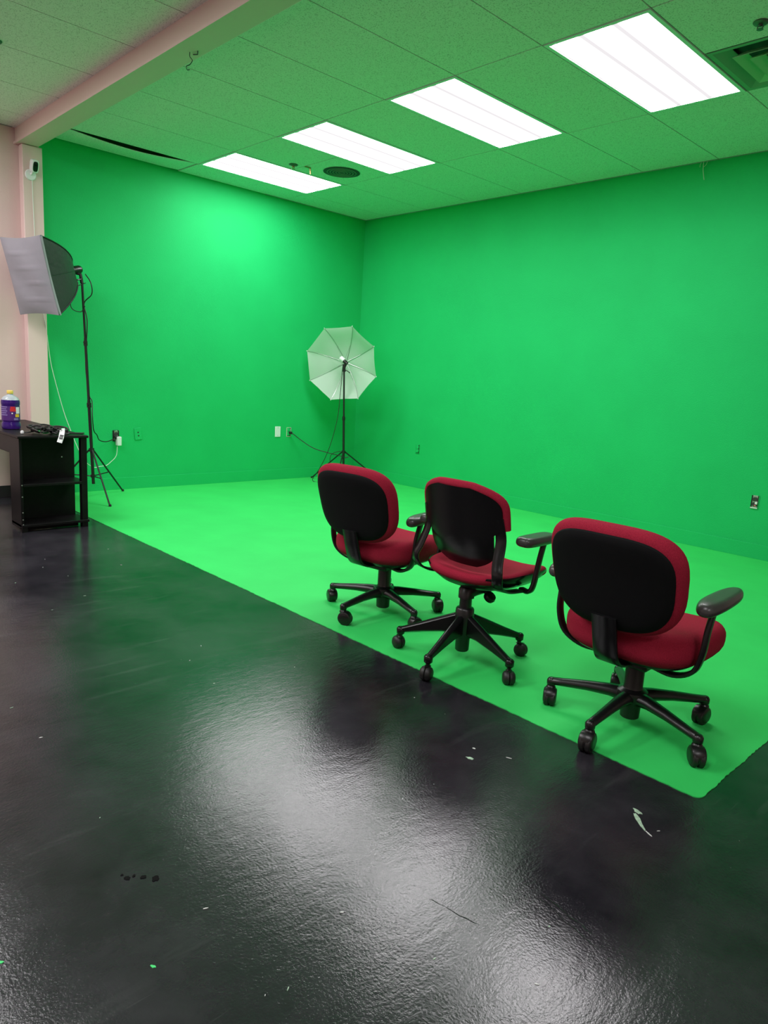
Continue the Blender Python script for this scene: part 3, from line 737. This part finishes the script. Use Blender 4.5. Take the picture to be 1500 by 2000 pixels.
def softbox_cords():
    O = Vector(STOP)
    t = thing('power_cord', 'black lamp cord looping down the softbox stand to the wall outlet', 'cord', (SB[0], SB[1], .3)); Q = Vector(t.location)
    P = catmull([O+Vector((0, .03, .04)), O+Vector((.06, .05, -.03)), O+Vector((.05, .06, -.12)), O+Vector((.0, .015, -.2)), O+Vector((.02, .03, -.35)), O+Vector((.006, .016, -.7)), O+Vector((.02, .035, -.95)), (.355, -3.34, .85), (.385, -3.35, .72), (.36, -3.33, .60), (.30, -3.28, .555), (.20, -3.22, .50), (.10, -3.12, .472), (.05, -3.03, .487), (.022, -2.995, .50)], 8)
    MB().tube([p-Q for p in P], .0045, 7).build('cable', 'black_cord', t)
    P = catmull([O+Vector((.0, .03, -.03)), O+Vector((.03, -.09, -.10)), O+Vector((.02, -.10, -.24)), O+Vector((.012, -.02, -.27)), O+Vector((.016, .016, -.22))], 8)
    MB().tube([p-Q for p in P], .0035, 7).build('cable', 'black_cord', t)
    MB().box(Vector((.022, -2.992, .502))-Q, (.035, .03, .03)).build('plug', 'black_base', t, bevel=.005)
softbox_cords()

def umbrella():
    c = UTOP+Vector((-.035, -.012, .025)); to = (CAM-c); to.z = 0; to.normalize()
    ang = math.radians(-19); ax = Vector((to.x*math.cos(ang)-to.y*math.sin(ang), to.x*math.sin(ang)+to.y*math.cos(ang), -.10)).normalized()
    t = thing('photo_umbrella', 'white translucent photo umbrella on its stand in the corner', 'umbrella', c)
    Mx = frame((0, 0, 0), ax); R, dep = .418, .17; off = -.17        # local z: towards the room; apex at off
    rot0 = .50
    def rp(k, s):   # point on rib k
        a = rot0+2*PI*k/8; r = R*math.sin(s*1.15)/math.sin(1.15); z = off+dep*(1-math.cos(s*1.15))/(1-math.cos(1.15)); return Vector((r*math.cos(a), r*math.sin(a), z))
    n = 10
    cn = thing_part = None
    for k in range(8):
        m = MB(); V = []; nn = 8
        for i in range(n+1):
            s = .03+.97*i/n; a, b = rp(k, s), rp(k+1, s)
            for j in range(nn+1):
                q = j/nn; p = a.lerp(b, q); sg = math.sin(PI*q); p = p-Vector((p.x, p.y, 0)).normalized()*(.010*sg*s**2*R)+Vector((0, 0, .012*sg*s)); 
                if k in (4, 5, 6): p.z += .004*sg*math.sin(14*q+3*k)*s
                V.append(Mx @ p)
        F = [(i*(nn+1)+j, i*(nn+1)+j+1, (i+1)*(nn+1)+j+1, (i+1)*(nn+1)+j) for i in range(n) for j in range(nn)]
        m.add(V, F); m.build('canopy_panel', 'umbrella_cloth', t, ang=70)
        rb = MB().tube([Mx @ (rp(k, s/8)+Vector((0, 0, .004))) for s in range(9)], .0028, 6).build('rib', 'screw', t)
        MB().lathe([(.002, -.006), (.005, 0), (.002, .006)], 8, Matrix.Translation(Mx @ rp(k, 1.01))).build('rib_tip', 'white_plastic', rb)
        MB().tube([Mx @ Vector((0, 0, off+.11)), Mx @ (rp(k, .42)+Vector((0, 0, .004)))], .0016, 5).build('stretcher', 'screw', rb)
    MB().tube([Mx @ Vector((0, 0, off-.02)), Mx @ Vector((.0, -.03, .12))], .004, 8).build('shaft', 'screw', t)
    MB().lathe([(.012, off-.005), (.014, off+.004), (.008, off+.012)], 12, Mx).build('hub', 'white_plastic', t)
    MB().lathe([(.009, off+.10), (.009, off+.125)], 12, Mx).build('runner', 'white_plastic', t)
umbrella()
def umbrella_lamp():
    t = thing('lamp_holder', 'white lamp in a black tilt bracket in front of the umbrella', 'lamp', UTOP); 
    b = MB(); b.tube([(0, 0, -.06), (0, 0, .02)], .018, 12); b.tube([(0, 0, -.01), (.012, .012, .03), (.01, .008, .055)], .017, 12); b.build('bracket', 'plastic', t)
    d = Vector((-.72, -.25, .55)).normalized(); Mx = frame((.012, .012, .038), d)
    MB().lathe([(.018, -.02), (.021, -.01), (.021, .03), (.018, .036)], 16, Mx).build('socket', 'plastic', t)
    MB().lathe([(.024, .03), (.027, .035), (.027, .080), (.023, .085), (.008, .088)], 20, Mx).build('bulb', 'white_plastic', t)
    MB().tube([(0, 0, -.03), (.03, .035, -.055), (.045, .05, -.07)], .005, 8).build('lock_handle', 'metal_black', t)
    MB().tube([(0, 0, -.05), (.014, .016, -.045)], .01, 8).build('clamp_screw', 'metal_black', t)
umbrella_lamp()
def umbrella_cords():
    t = thing('power_cord', 'dark lamp cord from the umbrella stand to the wall outlet', 'cord', (.3, -.8, .3)); Q = Vector(t.location)
    P = catmull([(.02, -.985, .53), (.06, -.97, .515), (.12, -.90, .45), (.24, -.82, .375), (.38, -.72, .335), (.50, -.65, .315), (.57, -.63, .30), (.60, -.60, .31)], 8)
    MB().tube([p-Q for p in P], .0045, 7).build('cable', 'black_cord', t)
    P = catmull([UTOP+Vector((-.01, -.01, 0)), (.50, -.68, 1.0), (.50, -.70, .75), (.47, -.74, .5), (.42, -.78, .30), (.36, -.82, .15), (.30, -.86, .02), (.38, -.80, .012), (.45, -.74, .1), (.44, -.73, .30), (.50, -.68, .36), (.55, -.64, .36)], 8)
    MB().tube([p-Q for p in P], .0035, 7).build('cable', 'black_cord', t)
    MB().box(Vector((.024, -.985, .528))-Q, (.04, .028, .028)).build('plug', 'black_base', t, bevel=.005)
umbrella_cords()

# ---------------------------------------------------------------- wall fittings
def wall_frame(wall, x, z, roll=0):
    """local x along the wall (to the viewer's right), y up, z out of the wall"""
    if wall == 'L': m = frame((0, x, z), (1, 0, 0), (0, 1, 0))
    else: m = frame((x, 0, z), (0, -1, 0), (1, 0, 0))
    return m @ Matrix.Rotation(roll, 4, 'Z')
def rect(m4, cx, cy, cz, dx, dy, dz): return MB().box((cx, cy, cz), (dx, dy, dz)).xf(m4)
def open_outlet(wall, x, z, label, body='socket_dark', face='dark_grey', roll=0, extra=None):
    m4 = wall_frame(wall, x, z, roll); t = thing('wall_outlet', label, 'outlet', m4.translation); Z = Matrix.Translation(-m4.translation) @ m4
    f = MB(); w, h = .056, .10
    for (cx, cy, dx, dy) in ((-w/2, 0, .004, h), (w/2, 0, .004, h), (0, h/2, w, .004), (0, -h/2, w, .004)): f.box((cx, cy, .002), (dx, dy, .006))
    f.xf(Z).build('box_rim', body if extra is None else extra, t, smooth=False)
    rect(Z, 0, 0, .0006, w-.004, h-.004, .0012).build('box_inside', 'socket_dark', t, smooth=False)
    rect(Z, -.006 if face == 'green_wall' else .002, .003, .004, .036, .090, .003).build('yoke', 'green_wall' if face == 'green_wall' else 'screw', t, bevel=.001)
    for s_ in (-1, 1):
        MB().pad(.0165, .0165, 3, [(0, .002), (0, .009), (.002, .011)], seg=24, M4=Z @ Matrix.Translation((.002, s_*.019, 0))).build('receptacle', face, t)
    return t
open_outlet('L', -2.985, .515, 'uncovered dark wall outlet holding the white adapter', body='socket_dark')
open_outlet('L', -.995, .535, 'uncovered wall outlet beside the white blank plate', face='green_wall', body='ivory')
open_outlet('B', 1.086, .439, 'uncovered green wall outlet low on the long wall', face='green_wall', body='green_wall')
t = open_outlet('B', 4.668, .437, 'uncovered black wall outlet with a chipped white edge on the long wall', body='green_wall')
Zr = Matrix.Translation(-Vector(t.location)) @ wall_frame('B', 4.668, .437)
rect(Zr, 0, -.047, .006, .05, .008, .006).build('chipped_edge', 'white_plastic', t, smooth=False); rect(Zr, .014, -.008, .012, .018, .02, .004).build('chipped_face', 'white_plastic', t, bevel=.002); rect(Zr, .008, -.028, .012, .016, .010, .004).build('wire_nut', 'pink_mark', t, bevel=.002)
def plate(x, z, m, label, roll, holes):
    m4 = wall_frame('L', x, z, roll); t = thing('wall_plate', label, 'wall plate', m4.translation); Z = Matrix.Translation(-m4.translation) @ m4
    rect(Z, 0, 0, .004, .072, .116, .008).build('cover', m, t, bevel=.003)
    for (hx, hy, r) in holes: MB().lathe([(r, .0075), (r, .009), (r*.3, .0092)], 14, Z @ Matrix.Translation((hx, hy, 0))).build('hole' if r > .004 else 'screw', 'socket_dark' if r > .004 else 'screw', t)
plate(-2.768, .532, 'green_wall', 'green painted wall plate with two round holes, hung askew', .10, [(0, .014, .007), (.002, -.018, .007), (.004, -.045, .003)])
plate(-1.147, .540, 'white_plastic', 'blank white wall plate on the green wall', 0, [(0, .042, .0035), (0, -.042, .0035)])

def white_cord():
    t = thing('power_cord', 'white cord running down the pillar to a white adapter', 'cord', (.05, -3.2, .3)); Q = Vector(t.location)
    P = catmull([(.098, -3.69, 2.60), (.097, -3.688, 2.45), (.096, -3.684, 2.20), (.097, -3.685, 2.0), (.097, -3.665, 1.75), (.10, -3.63, 1.55), (.08, -3.60, 1.36), (.06, -3.57, 1.15), (.05, -3.519, .933), (.05, -3.468, .734), (.06, -3.427, .60), (.08, -3.37, .428), (.09, -3.31, .30), (.06, -3.22, .235), (.05, -3.159, .238), (.05, -3.10, .245), (.045, -3.06, .27), (.04, -3.00, .33), (.035, -2.985, .42)], 8)
    MB().tube([p-Q for p in P], .0027, 7).build('cable', 'white_cord', t)
    MB().box(Vector((.034, -2.972, .468))-Q, (.045, .042, .085)).build('adapter', 'white_plastic', t, bevel=.006)
white_cord()
def security_camera():
    c = Vector((.09, -3.70, 2.635)); t = thing('security_camera', 'small white security camera mounted on the pillar', 'camera', c)
    MB().lathe([(.042, 0), (.043, .006), (.038, .013), (.012, .016)], 24, frame((0, 0, 0), (1, 0, 0))).build('base', 'white_plastic', t)
    MB().tube([(.012, 0, .0), (.035, .005, .012), (.05, .01, .03)], .009, 10).build('arm', 'white_plastic', t)
    d = Vector((.80, .10, -.30)).normalized(); Mx = frame((.055, .014, .062), d, (0, 1, 0))
    MB().pad(.029, .050, 4, rprof(.05, .010, 4), seg=36, M4=Mx).build('body', 'white_plastic', t, ang=60)
    f = MB().pad(.019, .038, 3.4, [(0, .02), (0, .0262), (.002, .0270)], seg=30, M4=Mx).build('face', 'plastic_gloss', t)
    MB().lathe([(.008, .026), (.008, .029), (.005, .0295)], 14, Mx @ Matrix.Translation((0, .012, 0))).build('lens', 'panel_black', f)
security_camera()
